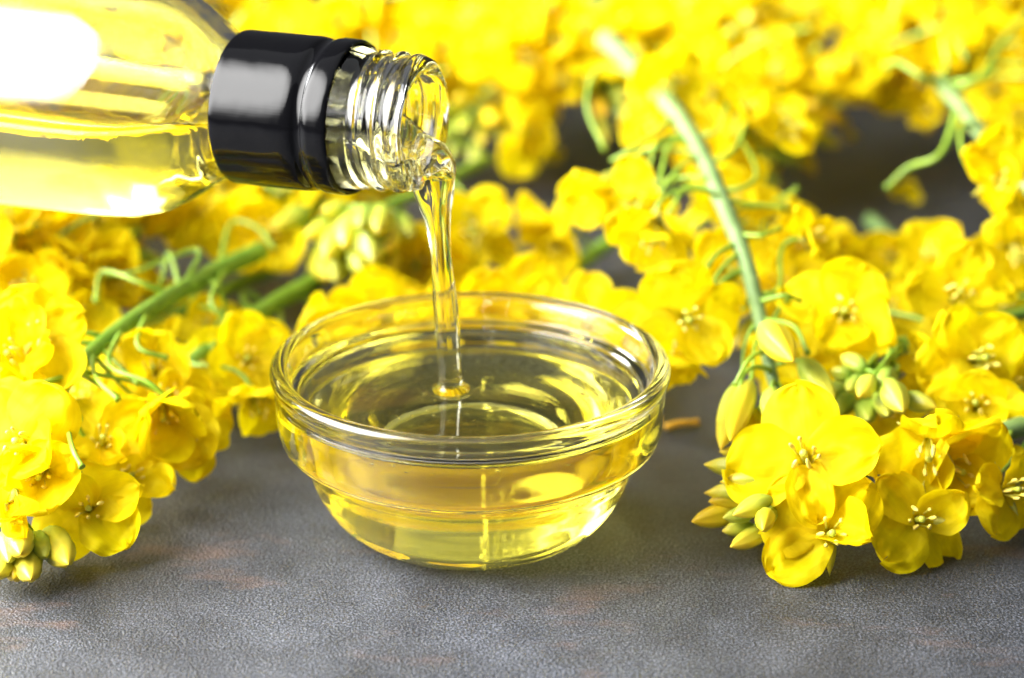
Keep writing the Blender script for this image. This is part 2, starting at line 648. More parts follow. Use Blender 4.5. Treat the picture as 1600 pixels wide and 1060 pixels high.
col_prof = [(1.125, C0 + 0.02), (1.165, C0 - 0.01), (1.195, C0 + 0.03), (1.205, C0 + 0.12), (1.205, C0 + 0.24), (1.20, C0 + 0.33), (1.175, C0 + 0.40), (1.150, C0 + 0.45),
            (1.155, C0 + 0.53), (1.185, C0 + 0.60), (1.20, C0 + 0.70), (1.205, C0 + 0.9), (1.205, C1 - 0.25), (1.205, C1 - 0.04), (1.19, C1),
            (1.15, C1 + 0.005), (1.125, C1 - 0.02)]
cp = smooth_profile(col_prof, 4)
n = len(cp)
vs, fs = [], []
seg = 128
for i, (r, z) in enumerate(cp):
    for k in range(seg):
        th = 2 * math.pi * k / seg
        rr = r + 0.004 * noise.noise(V((math.cos(th) * 3, math.sin(th) * 3, z * 4)))
        zz = z + (0.010 * noise.noise(V((math.cos(th) * 9, math.sin(th) * 9, 3))) if z < C0 + 0.05 else 0)
        vs.append(V((rr * math.cos(th), rr * math.sin(th), zz)))
for i in range(n):
    i2 = (i + 1) % n
    for k in range(seg):
        k2 = (k + 1) % seg
        fs.append((i * seg + k, i * seg + k2, i2 * seg + k2, i2 * seg + k))
collar = obj('collar', outward(mesh('collar', vs, fs, M['collar'])), bottle)
# torn bridges left along the collar's edge by the missing cap
for k in range(7):
    th = 2 * math.pi * (k + RND.uniform(-0.2, 0.2)) / 7
    c = V((1.19 * math.cos(th), 1.19 * math.sin(th), C0 - 0.015))
    t = V((-math.sin(th), math.cos(th), 0))
    p = [c - t * 0.04, c + V((0, 0, -0.02)), c + t * 0.04]
    vs, fs = tube(p, lambda u: 0.014 * (1 - abs(u - 0.5)), 6)
    obj('torn_bridge', mesh('torn_bridge', vs, fs, M['collar']), collar)


# oil lying in the bottle: slices of the inside below a level line
def inner_at(z):
    pts = ip
    for (r0, z0), (r1, z1) in zip(pts[:-1], pts[1:]):
        if z0 <= z <= z1:
            return r0 + (r1 - r0) * (z - z0) / (z1 - z0)
    return 0.0


BMi = BM.inverted()
LVL = (MOUTH + AX * 3.0).z - 0.02            # world height of the liquid in the bottle
vs, fs = [], []
NA, NC = 30, 20
sl = []
z = 0.10
while z < 15.1:
    sl.append(z)
    z += 0.08 if z < C1 + 2.6 else 0.4
sl.append(15.15)
for z in sl:
    r = inner_at(z) + 0.020
    axis_z = (MOUTH + AX * z).z
    h = (LVL - axis_z) / BX.z
    if z < 0.9:
        u = (0.9 - z) / 0.8
        h -= 0.34 * u * u * (3 - 2 * u)       # the level drops towards the lip where it runs out
    h = max(-r * 0.9, min(r * 0.9, h))
    a = math.acos(-h / r)                    # half angle of the wet arc, measured from straight down
    row = []
    for k in range(NA + 1):
        th = -a + 2 * a * k / NA
        row.append(V((-r * math.cos(th), r * math.sin(th), z)))
    y0 = row[-1].y
    for k in range(1, NC):
        f = k / NC
        yy = y0 * (1 - 2 * f)
        men = 0.05 * (math.exp(-(1 - abs(1 - 2 * f)) * abs(y0) / 0.07))
        row.append(V((h + men - 0.05, yy, z)))
    vs += row
W = NA + NC
for i in range(len(sl) - 1):
    for k in range(W):
        k2 = (k + 1) % W
        fs.append((i * W + k, (i + 1) * W + k, (i + 1) * W + k2, i * W + k2))
fs.append(tuple(range(W)))
fs.append(tuple(reversed(range((len(sl) - 1) * W, len(sl) * W))))
bo = obj('oil', outward(mesh('oil_in_bottle', vs, fs, M['oil'])))
bo.matrix_world = BM
tag(bo, 'golden oil lying along the lower half inside the tilted bottle', 'oil')

# ------------------------------------------------------------------ the falling stream
lip = MOUTH - BX * 0.80 + AX * 0.02
sa = MOUTH - BX * 0.62 + AX * 0.55
sb = MOUTH - BX * 0.60 + AX * 0.20
sc_ = MOUTH - BX * 0.66 - AX * 0.10
sd = PY(680, 300, MOUTH.y - 0.10)
se = PY(685, 350, MOUTH.y - 0.12)
sf = PY(692, 430, STREAM_FOOT.y + 0.04)
sg = PY(699, 510, STREAM_FOOT.y + 0.01)
sh = V((STREAM_FOOT.x, STREAM_FOOT.y, LEVEL - 0.05))
NS, NT = 90, 40
path = catmull([sa, sb, sc_, sd, se, sf, sg, sh], NS)
vs, fs = [], []
for i, c in enumerate(path):
    u = i / NS
    t = (path[min(i + 1, NS)] - path[max(i - 1, 0)]).normalized()
    side = t.cross(-FWD)
    side = (RGT - t * RGT.dot(t))
    side = (side - FWD * 0.35).normalized() if u < 0.35 else side.normalized()
    side = (side - t * side.dot(t)).normalized()
    nrm = t.cross(side)
    k = max(0.0, min(1.0, (u - 0.22) / 0.45))
    k = k * k * (3 - 2 * k)
    w = 0.36 + (0.178 - 0.36) * k + 0.02 * math.sin(u * 17)
    d = 0.17 + (0.172 - 0.17) * k
    if u < 0.2:
        w *= 0.85 + 0.15 * u / 0.2
        d *= 0.75 + 0.25 * u / 0.2
    lob = 0.26 * (1 - k) + 0.05
    tw = u * 2.6
    foot = 0.13 * math.exp(-(1 - u) / 0.016)
    for m_ in range(NT):
        th = 2 * math.pi * m_ / NT
        g = 1 + lob * math.cos(3 * th + tw * 2.2) * 0.5 + lob * 0.55 * math.cos(2 * th - tw) + 0.04 * (1 - k) * math.sin(5 * th + u * 30)
        vs.append(c + side * (math.cos(th) * (w * g + foot)) + nrm * (math.sin(th) * (d * g + foot)))
for i in range(NS):
    for k in range(NT):
        k2 = (k + 1) % NT
        fs.append((i * NT + k, i * NT + k2, (i + 1) * NT + k2, (i + 1) * NT + k))
fs.append(tuple(reversed(range(NT))))
fs.append(tuple(range(NS * NT, (NS + 1) * NT)))
st = obj('oil_stream', outward(mesh('oil_stream', vs, fs, M['oil'])))
tag(st, 'clear oil stream falling from the bottle mouth into the bowl', 'oil stream')


# ------------------------------------------------------------------ rape flowers: shared petal, centre and bud meshes
def make_petal(seed, opening, cup, ruffle, crumple, fold=0.0, notch=0.05, NU=24, NV=18, length=1.28, width=0.56):
    """base at the origin; grows along z then bends out towards +x by `opening` degrees"""
    rs = random.Random(seed)
    vs, uv, fs = [], [], []
    ph1, ph2 = rs.uniform(0, 6), rs.uniform(0, 6)
    off = V((rs.uniform(0, 50), rs.uniform(0, 50), rs.uniform(0, 50)))
    curl = math.radians(rs.uniform(-14, 26))
    twist = rs.uniform(-0.18, 0.18)
    skew = rs.uniform(-0.08, 0.08)
    a1 = math.radians(opening)
    x = z = 0.0
    pu = 0.0
    for i in range(NU + 1):
        u = 1 - (1 - i / NU) ** 1.35
        bend = max(0.0, min(1.0, (u - 0.16) / 0.22))
        bend = bend * bend * (3 - 2 * bend)
        al = 0.20 + (a1 - 0.20) * bend + curl * max(0, u - 0.55) * 1.6
        x += math.sin(al) * (u - pu) * length
        z += math.cos(al) * (u - pu) * length
        pu = u
        s = max(0.0, min(1.0, (u - 0.06) / 0.46))
        s = s * s * (3 - 2 * s)
        tip = max(0.0, (u - 0.58) / 0.42)
        hw = (0.07 + (width - 0.07) * s ** 0.85) * math.sqrt(max(0.0, 1 - tip ** 2.3)) + 0.004
        tx, tz = math.sin(al), math.cos(al)
        nx, nz = -tz, tx                      # inner side of the petal
        for j in range(NV + 1):
            v = -1 + 2 * j / NV
            y = v * hw
            e = u ** 2
            h = cup * hw * v * v + ruffle * e * math.sin(v * 6.5 + ph1) * (0.3 + abs(v)) * 0.5 + ruffle * 0.6 * e * e * math.sin(v * 13 + ph2 + u * 5) * abs(v)
            h += crumple * u * noise.noise(off + V((u * 2.6, v * 1.5, 0))) + crumple * 0.35 * u * noise.noise(off * 2 + V((u * 7, v * 4, 0)))
            h += fold * hw * abs(v) ** 1.3 + twist * y * u
            back = -notch * length * (1 - abs(v)) ** 1.6 * u ** 6 - (0.026 * (1 + math.sin(v * 9 + ph2)) + 0.055 * noise.noise(off + V((v * 9, 7, 3)))) * u ** 5
            px_ = x + nx * h + tx * back
            pz_ = z + nz * h + tz * back
            vs.append(V((px_, y + skew * u * length, pz_)))
            uv.append((0.5 + 0.5 * v * (0.15 + 0.85 * s), u))
    for i in range(NU):
        for j in range(NV):
            a = i * (NV + 1) + j
            fs.append((a, a + 1, a + NV + 2, a + NV + 1))
    return vs, fs, uv


def petal_set(kind, n, op, cup, ruffle, crumple, fold=(0, 0), m='petal', width=(0.52, 0.60), length=(1.2, 1.34)):
    r = random.Random(hash_str(kind))
    out = []
    for i in range(n):
        vs, fs, uv = make_petal(r.random() * 1000, r.uniform(*op), r.uniform(*cup), r.uniform(*ruffle), r.uniform(*crumple), r.uniform(*fold), r.uniform(0.01, 0.08),
                                length=r.uniform(*length), width=r.uniform(*width))
        out.append(mesh('petal_' + kind, vs, fs, M[m], uv))
    return out


def hash_str(s):
    h = 5
    for c in s:
        h = (h * 31 + ord(c)) % 100003
    return h


PET = {
    'flat': petal_set('flat', 16, (60, 104), (-0.28, 0.40), (0.06, 0.15), (0.14, 0.32)),
    'cup': petal_set('cup', 14, (38, 74), (-0.1, 0.5), (0.06, 0.14), (0.14, 0.30)),
    'bell': petal_set('bell', 10, (18, 48), (0.1, 0.5), (0.05, 0.11), (0.10, 0.22)),
    'wilt': petal_set('wilt', 14, (30, 125), (-0.5, 0.6), (0.06, 0.14), (0.20, 0.40), (-0.4, 0.5), width=(0.36, 0.52)),
    'shut': petal_set('shut', 5, (2, 14), (0.5, 0.9), (0.03, 0.07), (0.06, 0.14), width=(0.30, 0.40), length=(0.9, 1.1)),
}


def join(parts):
    vs, fs, fm = [], [], []
    for v, f, mi in parts:
        o = len(vs)
        vs += v
        fs += [tuple(i + o for i in q) for q in f]
        fm += [mi] * len(f)
    return vs, fs, fm


def make_centre(seed, spread):
    """receptacle, four sepals, green pistil: the body of the flower part"""
    r = random.Random(seed)
    parts = []
    v, f = tube([V((0, 0, -0.06)), V((0, 0, 0.0)), V((0, 0, 0.07))], lambda u: 0.055 + 0.045 * math.sin(u * 3.1), 8)
    parts.append((v, f, 1))
    for k in range(4):
        th = math.pi / 4 + k * math.pi / 2 + r.uniform(-0.1, 0.1)
        d = V((math.cos(th), math.sin(th), 0))
        t = V((-math.sin(th), math.cos(th), 0))
        a = spread + r.uniform(-0.2, 0.25)
        v, f = [], []
        nu = 7
        for i in range(nu + 1):
            u = i / nu
            c = d * (0.05 + 0.60 * u * math.sin(a * (0.4 + 0.6 * u))) + V((0, 0, 0.60 * u * math.cos(a * (0.4 + 0.6 * u))))
            w = 0.105 * math.sin(math.pi * min(1, 0.22 + u * 0.76)) ** 0.8 + 0.006
            v += [c - t * w + d * -0.02, c + d * 0.045, c + t * w + d * -0.02, c - d * 0.015]
        for i in range(nu):
            for q in range(4):
                q2 = (q + 1) % 4
                f.append((i * 4 + q, i * 4 + q2, i * 4 + 4 + q2, i * 4 + 4 + q))
        f += [(3, 2, 1, 0), (nu * 4, nu * 4 + 1, nu * 4 + 2, nu * 4 + 3)]
        parts.append((v, f, 0))
    v, f = tube([V((0, 0, 0.05)), V((0.01, 0, 0.35)), V((0.0, 0.01, 0.66)), V((0, 0.01, 0.70)), V((0, 0.01, 0.75))], lambda u: 0.05 if u < 0.6 else (0.06 if u < 0.9 else 0.05), 8)
    parts.append((v, f, 2))
    vs, fs, fm = join(parts)
    return mesh('flower', vs, fs, [M['sepal'], M['pedicel'], M['pistil']], fmat=fm)


def make_stamens(seed):
    r = random.Random(seed)
    parts = []
    for k in range(6):
        th = k * math.pi / 3 + r.uniform(-0.2, 0.2)
        ln = 0.74 if k % 3 else 0.55
        ln += r.uniform(-0.05, 0.08)
        d = V((math.cos(th), math.sin(th), 0))
        p0 = d * 0.06
        p1 = d * 0.13 + V((0, 0, ln * 0.55))
        p2 = d * r.uniform(0.15, 0.24) + V((0, 0, ln))
        path = catmull([p0, p1, p2], 6)
        v, f = tube(path, lambda u: 0.017, 5)
        parts.append((v, f, 0))
        q = d * r.uniform(-0.7, 0.5) + V((0, 0, 1))
        q.normalize()
        c = p2
        pth = [c - q * 0.10, c - q * 0.06, c, c + q * 0.07, c + q * 0.11]
        v, f = tube(pth, lambda u: 0.010 + 0.024 * math.sin(math.pi * u) ** 0.6 if 0 < u < 1 else 0.012, 6)
        parts.append((v, f, 1))
    vs, fs, fm = join(parts)
    return mesh('stamen_cluster', vs, fs, [M['sepal'], M['anther']], fmat=fm)


CENTRE = [make_centre(i, s) for i, s in enumerate((0.35, 0.55, 0.75, 0.95))]
STAMEN = [make_stamens(40 + i) for i in range(4)]


def make_bud(seed, ln, rad, m, point=1.0):
    r = random.Random(seed)
    vs, fs = [], []
    n, seg = 14, 24
    bendx = r.uniform(-0.08, 0.08)
    for i in range(n + 1):
        u = i / n
        w = rad * (math.sin(math.pi * min(1.0, (0.06 + 0.94 * u)) ** (0.85))) ** 0.72
        w = max(w, 0.02 * (1 - u) + 0.002)
        if u > 0.8:
            w *= 1 - 0.35 * point * (u - 0.8) / 0.2
        for k in range(seg):
            th = 2 * math.pi * k / seg
            seam = 1 - 0.17 * math.exp(-((((th / (math.pi / 2)) % 1.0) - 0.5) / 0.10) ** 2) * math.sin(math.pi * u) ** 0.5
            lump = 1 + 0.05 * noise.noise(V((math.cos(th) * 2 + seed, math.sin(th) * 2, u * 3)))
            vs.append(V((w * seam * lump * math.cos(th) + bendx * u * u, w * seam * lump * math.sin(th), u * ln)))
    for i in range(n):
        for k in range(seg):
            k2 = (k + 1) % seg
            fs.append((i * seg + k, i * seg + k2, (i + 1) * seg + k2, (i + 1) * seg + k))
    fs.append(tuple(reversed(range(seg))))
    fs.append(tuple(range(n * seg, n * seg + seg)))
    return mesh('bud', vs, fs, M[m])


BUD = {
    'green': [make_bud(i, 0.62 + 0.05 * i, 0.15, 'bud_green') for i in range(4)],
    'mid': [make_bud(20 + i, 0.85 + 0.06 * i, 0.175, 'bud') for i in range(4)],
    'yellow': [make_bud(40 + i, 0.85 + 0.05 * i, 0.19, 'bud_yellow', 0.4) for i in range(4)],
}


def frame(n, spin):
    n = V(n).normalized()
    ref = V((0, 0, 1)) if abs(n.z) < 0.95 else V((1, 0, 0))
    x = (ref - n * ref.dot(n)).normalized()
    y = n.cross(x)
    c, s = math.cos(spin), math.sin(spin)
    return Matrix(((x.x * c + y.x * s, -x.x * s + y.x * c, n.x), (x.y * c + y.y * s, -x.y * s + y.y * c, n.y), (x.z * c + y.z * s, -x.z * s + y.z * c, n.z)))


def place(o, loc, n, spin, sc):
    m = (frame(n, spin) * sc).to_4x4()
    m.translation = V(loc) * S
    o.matrix_local = m


MIX = {'flat': ('cup', 'wilt', 'cup'), 'cup': ('flat', 'bell', 'wilt'), 'bell': ('cup', 'wilt'), 'wilt': ('bell', 'flat')}


class Sprig:
    """one cut raceme of rape: a stem with pedicels, flowers and buds, all children of one empty"""

    def __init__(self, label, pts, r0=0.13, r1=0.07, pale=False, seed=1, name='rapeseed_sprig'):
        self.rs = random.Random(seed)
        self.o = V(pts[0])
        self.t = thing(name, label, 'flower sprig', self.o, 'cut rapeseed sprigs lying round the bowl')
        self.path = catmull(pts, 12 * (len(pts) - 1))
        loc = [p - self.o + V((noise.noise(p * 1.3), noise.noise(p * 1.3 + V((9, 0, 0))), 0)) * 0.03 for p in self.path]
        vs, fs = tube(loc, lambda u: r0 + (r1 - r0) * u, 16, 0.045, 5)
        obj('stem', mesh('stem', vs, fs, M['stem_pale' if pale else 'stem']), self.t)
        self.r0, self.r1 = r0, r1

    def at(self, t):
        f = t * (len(self.path) - 1)
        k = min(int(f), len(self.path) - 2)
        p = self.path[k].lerp(self.path[k + 1], f - k)
        return p, (self.path[k + 1] - self.path[k]).normalized()

    def near(self, p):
        """where on the stem a pedicel to p leaves: a bit behind the nearest point"""
        best = min(range(len(self.path)), key=lambda i: (self.path[i] - p).length)
        return max(0.0, min(1.0, best / (len(self.path) - 1) - 0.8 / max(2.0, self.length())))

    def length(self):
        return sum((a - b).length for a, b in zip(self.path[:-1], self.path[1:]))

    def pedicel(self, t, end, ndir, r=0.042, lift=0.5, k1=0.45, k2=0.4):
        q, d = self.at(t)
        L = (end - q).length
        out = (end - q).normalized()
        side = (out - d * out.dot(d))
        side = side.normalized() if side.length > 1e-3 else V((0, 0, 1))
        a = q + (side * 0.8 + d * 0.6 + V((0, 0, lift))).normalized() * L * k1
        b = end - V(ndir) * L * k2
        if b.z < 0.12:
            b.z = 0.12
        pts = [p - self.o for p in bezier(q, a, b, end, 12)]
        vs, fs = tube(pts, lambda u: r * (1.35 - 0.5 * min(1, u * 3) + 0.25 * max(0, u - 0.8) * 5), 8)
        obj('pedicel', mesh('pedicel', vs, fs, M['pedicel']), self.t)

    def flower(self, c, n, style='flat', size=1.0, spin=None, t=None, ped=True, drop=(), lift=0.5, styles=None, tilt=0.0):
        """c: middle of the open face (cm)"""
        rs = self.rs
        n = V(n).normalized()
        size *= 0.80
        up = 0.42 * size if style in ('flat', 'cup') else 0.62 * size
        base = V(c) - n * up
        if base.z < 0.12:
            base.z = 0.12
        ci = {'flat': 3, 'cup': 2, 'bell': 1, 'wilt': 3, 'shut': 0}[style]
        f = obj('flower', CENTRE[ci], self.t)
        spin = rs.uniform(0, 6.28) if spin is None else math.radians(spin)
        place(f, base - self.o, n, spin, size)
        s = obj('stamen_cluster', STAMEN[rs.randrange(4)], f)
        s['kind'] = 'stuff'
        s.rotation_euler = (0, 0, rs.uniform(0, 6))
        for k in range(4):
            if k in drop:
                continue
            sty = (styles or {}).get(k, style)
            if style in MIX and rs.random() < 0.48:
                sty = rs.choice(MIX[style])
            pm = PET[sty][rs.randrange(len(PET[sty]))]
            p = obj('petal', pm, f)
            p.rotation_euler = (rs.uniform(-0.20, 0.20), rs.uniform(-0.25, 0.25), k * math.pi / 2 + rs.uniform(-0.26, 0.26))
            g = rs.uniform(0.86, 1.10)
            p.scale = (g, g * rs.uniform(0.84, 1.10), g)
            a = k * math.pi / 2
            p.location = V((0.03 * math.cos(a), 0.03 * math.sin(a), 0.03 + 0.01 * (k % 2))) * S
        if ped:
            if t is None:
                t = self.near(base)
            self.pedicel(t, base - n * 0.05 * size, n, lift=lift)
        return f

    def bud(self, base, tip, kind='mid', size=None, t=None, ped=True, lift=0.2, fat=1.0):
        base, tip = V(base), V(tip)
        me = BUD[kind][self.rs.randrange(4)]
        ln = (tip - base).length
        ref = max(v.co.z for v in me.vertices) / S
        b = obj('bud', me, self.t)
        k = ln / ref
        m = frame(tip - base, self.rs.uniform(0, 6)).to_4x4() @ Matrix.Diagonal((0.5 * (1 + k) * fat, 0.5 * (1 + k) * fat, k, 1))
        m.translation = (base - self.o) * S
        b.matrix_local = m
        if ped:
            if t is None:
                t = min(0.97, self.near(base) + 0.05)
            self.pedicel(t, base, (tip - base).normalized(), r=0.034, lift=lift)

    # pixel versions --------------------------------------------------------
    def F(self, px, py, z, n, style='flat', size=1.0, **kw):
        return self.flower(P(px, py, z), face(*n), style, size, **kw)

    def B(self, bx, by, tx, ty, z, kind='mid', dz=0.0, **kw):
        self.bud(P(bx, by, z), P(tx, ty, z + dz), kind, **kw)

    def curl(self, t, pts, r=0.04, name='pedicel'):
        """a bare pedicel whose flower has gone, through given points"""
        q, d = self.at(t)
        path = catmull([q - self.o] + [V(p) - self.o for p in pts], 14)
        vs, fs = tube(path, lambda u: r * (1.3 - 0.4 * min(1, u * 3) + (0.45 if u > 0.93 else 0)), 8)
        obj(name, mesh('pedicel', vs, fs, M['pedicel']), self.t)

    def fill(self, n, t0=0.25, t1=0.95, lmin=0.9, lmax=1.75, tip=9, styles=('flat', 'flat', 'cup', 'wilt'), toward=0.5, zmax=9, size=(0.88, 1.12)):
        rs = self.rs
        for i in range(n):
            t = t0 + (t1 - t0) * (i + 0.5) / n
            q, d = self.at(t)
            a = d.cross(V((0, 0, 1))).normalized()
            b = a.cross(d)
            ang = i * 2.4 + rs.uniform(-0.4, 0.4)
            rad = a * math.cos(ang) + b * math.sin(ang)
            if rad.z < -0.15:
                rad.z *= -0.6
            L = rs.uniform(lmin, lmax)
            c = q + (rad * 0.85 + d * 0.5).normalized() * L
            nn = (rad * 0.8 + V((0, 0, 0.35)) + V((0, -1, 0.2)) * toward + V((rs.uniform(-1, 1), rs.uniform(-1, 1), rs.uniform(-1, 1))) * 0.35).normalized()
            sz = rs.uniform(*size)
            c.z = min(max(c.z, 0.15 + 0.85 * sz * math.sqrt(max(0, 1 - nn.z ** 2))), zmax)
            self.flower(c, nn, rs.choice(styles), sz, t=max(0, t - 0.02))
        q, d = self.at(1.0)
        for i in range(tip):
            a = d.cross(V((0, 0, 1))).normalized()
            b = a.cross(d)
            ang = i * 2.4
            rad = (a * math.cos(ang) + b * math.sin(ang))
            k = math.sqrt((i + 0.5) / tip)
            base = q + d * (0.55 - 0.35 * k) + rad * 0.55 * k
            dr = (d * 0.8 + rad * k * 0.8).normalized()
            tp = base + dr * rs.uniform(0.6, 0.95)
            lowest = min(base.z, tp.z)
            if lowest < 0.22:
                base.z += 0.22 - lowest
                tp.z += 0.22 - lowest
            self.bud(base, tp, 'green' if k < 0.6 else rs.choice(('mid', 'mid', 'yellow')), t=rs.uniform(0.86, 0.98))


# ================================================================== the sprigs
# --- right front: short sprig with its bud cluster pointing left
s = Sprig('foremost right sprig with its tight bud cluster pointing at the bowl', [P(1640, 655, 1.25), P(1500, 695, 1.15), P(1400, 722, 1.05), P(1320, 745, 1.0), P(1235, 768, 0.9)], 0.17, 0.08, True, 11)
s.F(1258, 715, 1.75, (-0.15, 0.25, 0.95), 'flat', 1.38, spin=20)
s.F(1298, 835, 0.72, (0.0, 0.15, 1.0), 'flat', 1.32, spin=45)
s.F(1436, 812, 0.80, (0.05, 0.1, 1.0), 'flat', 1.22, spin=38)
s.F(1452, 712, 1.6, (-0.1, -0.45, 0.9), 'wilt', 1.35, spin=10)
s.F(1500, 735, 1.2, (0.35, -0.2, 0.9), 'bell', 1.25)
s.F(1578, 765, 1.0, (0.45, 0.1, 0.85), 'flat', 0.95, spin=60)
s.F(1595, 770, 0.55, (0.7, 0.2, 0.7), 'wilt', 0.9)
s.F(1215, 830, 0.55, (-0.6, -0.3, 0.7), 'shut', 0.8)
for bx, by, tx, ty, z, kd in [(1205, 712, 1122, 706, 1.3, 'mid'), (1195, 735, 1098, 728, 1.15, 'mid'), (1205, 752, 1125, 748, 1.3, 'mid'), (1185, 770, 1100, 764, 0.95, 'mid'),
                              (1190, 775, 1106, 782, 0.8, 'yellow'), (1205, 782, 1142, 800, 1.15, 'mid'), (1178, 800, 1128, 812, 0.75, 'green'), (1175, 822, 1126, 828, 0.45, 'mid'),
                              (1195, 828, 1146, 858, 0.4, 'mid'), (1215, 845, 1204, 872, 0.3, 'yellow'), (1150, 800, 1080, 816, 0.55, 'yellow'), (1210, 800, 1178, 822, 0.95, 'mid'),
                              (1190, 722, 1152, 712, 1.55, 'mid'), (1200, 800, 1186, 828, 1.1, 'yellow')]:
    s.B(bx, by, tx, ty, z, kd, fat=0.98)

# --- right: the long pale stem leaning forward over the others
s = Sprig('long pale stemmed sprig arching down from the back between bowl and right edge', [P(945, 62, 4.3), P(1020, 135, 4.1), P(1075, 205, 3.8), P(1125, 305, 3.4), P(1162, 400, 2.9), P(1188, 495, 2.3), P(1206, 580, 1.7), P(1222, 650, 1.3)],
          0.215, 0.085, True, 12)
s.F(1052, 128, 4.4, (0.1, -0.25, 0.95), 'wilt', 1.0, t=0.2)
s.F(1165, 170, 3.9, (0.25, 0.15, 0.9), 'cup', 0.8, t=0.42, spin=45)
s.F(1240, 205, 3.6, (0.75, -0.35, 0.5), 'bell', 0.95, t=0.36)
s.F(1278, 368, 3.0, (0.75, 0.1, 0.5), 'wilt', 0.72, t=0.66)
s.F(1022, 372, 3.1, (-0.1, -0.75, 0.6), 'bell', 1.18, t=0.44, lift=1.0)
s.F(990, 330, 2.9, (-0.3, -0.5, 0.7), 'bell', 1.0, t=0.40, lift=1.0)
s.F(930, 300, 3.0, (-0.55, -0.6, 0.5), 'bell', 1.05, t=0.30)
s.F(1075, 500, 2.3, (0.1, -0.02, 1.0), 'flat', 1.22, t=0.60, spin=20)
s.F(1050, 560, 1.6, (-0.1, -0.6, 0.75), 'bell', 0.95, t=0.6)
s.F(1140, 430, 2.2, (0.0, 0.5, 0.8), 'cup', 1.0, t=0.62)
s.B(1196, 512, 1240, 566, 2.5, 'yellow', t=0.80, fat=1.0)
s.B(1254, 566, 1300, 626, 1.9, 'mid', t=0.84, fat=0.95)
s.B(1206, 612, 1204, 666, 1.9, 'mid', t=0.90, fat=0.95)
s.B(1158, 602, 1120, 698, 1.5, 'mid', t=0.72, fat=0.72)
s.B(1172, 600, 1138, 690, 1.8, 'yellow', t=0.76, fat=0.62)
s.F(1165, 655, 1.6, (0.1, -0.75, 0.6), 'shut', 0.85, t=0.86)
s.B(1228, 622, 1236, 660, 1.6, 'green', t=0.9)
s.B(1190, 640, 1178, 680, 1.4, 'green', t=0.93)
s.B(1222, 640, 1216, 690, 1.2, 'green', t=0.96)
s.curl(0.34, [P(1010, 235, 3.6), P(965, 300, 2.6)])
s.curl(0.14, [P(940, 105, 4.3), P(917, 165, 3.8), P(945, 235, 3.2)])
s.curl(0.52, [P(1150, 330, 3.0), P(1205, 322, 3.0), P(1232, 328, 2.8)])
s.curl(0.76, [P(1240, 465, 2.4), P(1330, 500, 1.8)])
for t_, pts in [(0.24, [P(1000, 225, 3.9), P(955, 252, 3.6)]), (0.34, [P(1062, 262, 3.7), P(1032, 302, 3.4)]), (0.30, [P(1030, 220, 3.8), P(1012, 275, 3.4)]), (0.32, [P(1048, 225, 3.8), P(1030, 285, 3.5)]),
                (0.42, [P(1075, 290, 3.5), P(1045, 335, 3.2)]), (0.54, [P(1118, 400, 3.0), P(1088, 450, 2.7)]), (0.56, [P(1128, 420, 2.9), P(1104, 462, 2.6)]), (0.30, [P(1120, 205, 3.9), P(1136, 165, 4.0)]),
                (0.52, [P(1190, 368, 3.2), P(1218, 357, 3.2)]), (0.44, [P(1168, 318, 3.3), P(1225, 325, 3.2)]), (0.68, [P(1225, 462, 2.7), P(1250, 470, 2.5)]), (0.72, [P(1240, 510, 2.4), P(1262, 552, 2.2)]),
                (0.80, [P(1172, 560, 2.3), P(1148, 602, 2.0)])]:
    s.curl(t_, pts, 0.042)

# --- right middle: broad open flowers round a nest of green buds
s = Sprig('sprig with broad open flowers round a nest of green buds at the right', [P(1690, 470, 0.9), P(1560, 500, 1.2), P(1470, 520, 1.4), P(1415, 545, 1.5), P(1372, 588, 1.5)], 0.13, 0.07, False, 13)
s.F(1318, 490, 2.3, (0.0, 0.2, 0.98), 'flat', 1.25, spin=52)
s.F(1495, 462, 2.3, (0.1, 0.3, 0.95), 'flat', 1.2, spin=70)
s.F(1530, 560, 1.9, (0.3, 0.1, 0.95), 'flat', 1.25, spin=25)
s.F(1525, 632, 1.4, (-0.15, 0.15, 0.97), 'cup', 1.15, spin=10)
s.F(1445, 565, 1.7, (-0.5, 0.0, 0.85), 'bell', 0.85)
s.F(1455, 395, 1.9, (-0.1, 0.7, 0.6), 'bell', 1.0)
s.F(1380, 640, 0.9, (0.0, 0.0, 1.0), 'cup', 1.0)
s.F(1580, 610, 1.1, (0.4, 0.2, 0.9), 'flat', 1.1)
s.F(1245, 560, 1.1, (-0.2, 0.3, 0.9), 'flat', 1.15)
s.F(1225, 455, 1.7, (-0.3, 0.35, 0.9), 'flat', 1.2)
s.F(1330, 560, 1.0, (0.0, 0.4, 0.9), 'flat', 1.0)
s.F(1280, 640, 0.8, (0.1, 0.3, 0.9), 'cup', 1.0)
s.F(1390, 490, 1.2, (0.1, 0.4, 0.9), 'cup', 1.0)
for bx, by, tx, ty, z, kd in [(1353, 578, 1312, 560, 2.0, 'mid'), (1330, 588, 1296, 582, 1.9, 'mid'), (1342, 592, 1328, 612, 1.8, 'green'), (1362, 592, 1346, 616, 2.0, 'mid'),
                              (1384, 600, 1418, 642, 1.9, 'mid'), (1412, 620, 1460, 640, 1.7, 'mid'), (1376, 612, 1392, 650, 1.6, 'green'), (1352, 628, 1350, 662, 1.4, 'green'),
                              (1330, 620, 1304, 648, 1.3, 'green'), (1368, 568, 1330, 552, 1.7, 'green'), (1390, 585, 1370, 612, 1.9, 'green'), (1322, 600, 1290, 620, 1.4, 'green')]:
    s.B(bx, by, tx, ty, z, kd, fat=1.15, t=RND.uniform(0.82, 1.0))
s.curl(0.62, [P(1570, 605, 1.3), P(1640, 650, 0.8)])

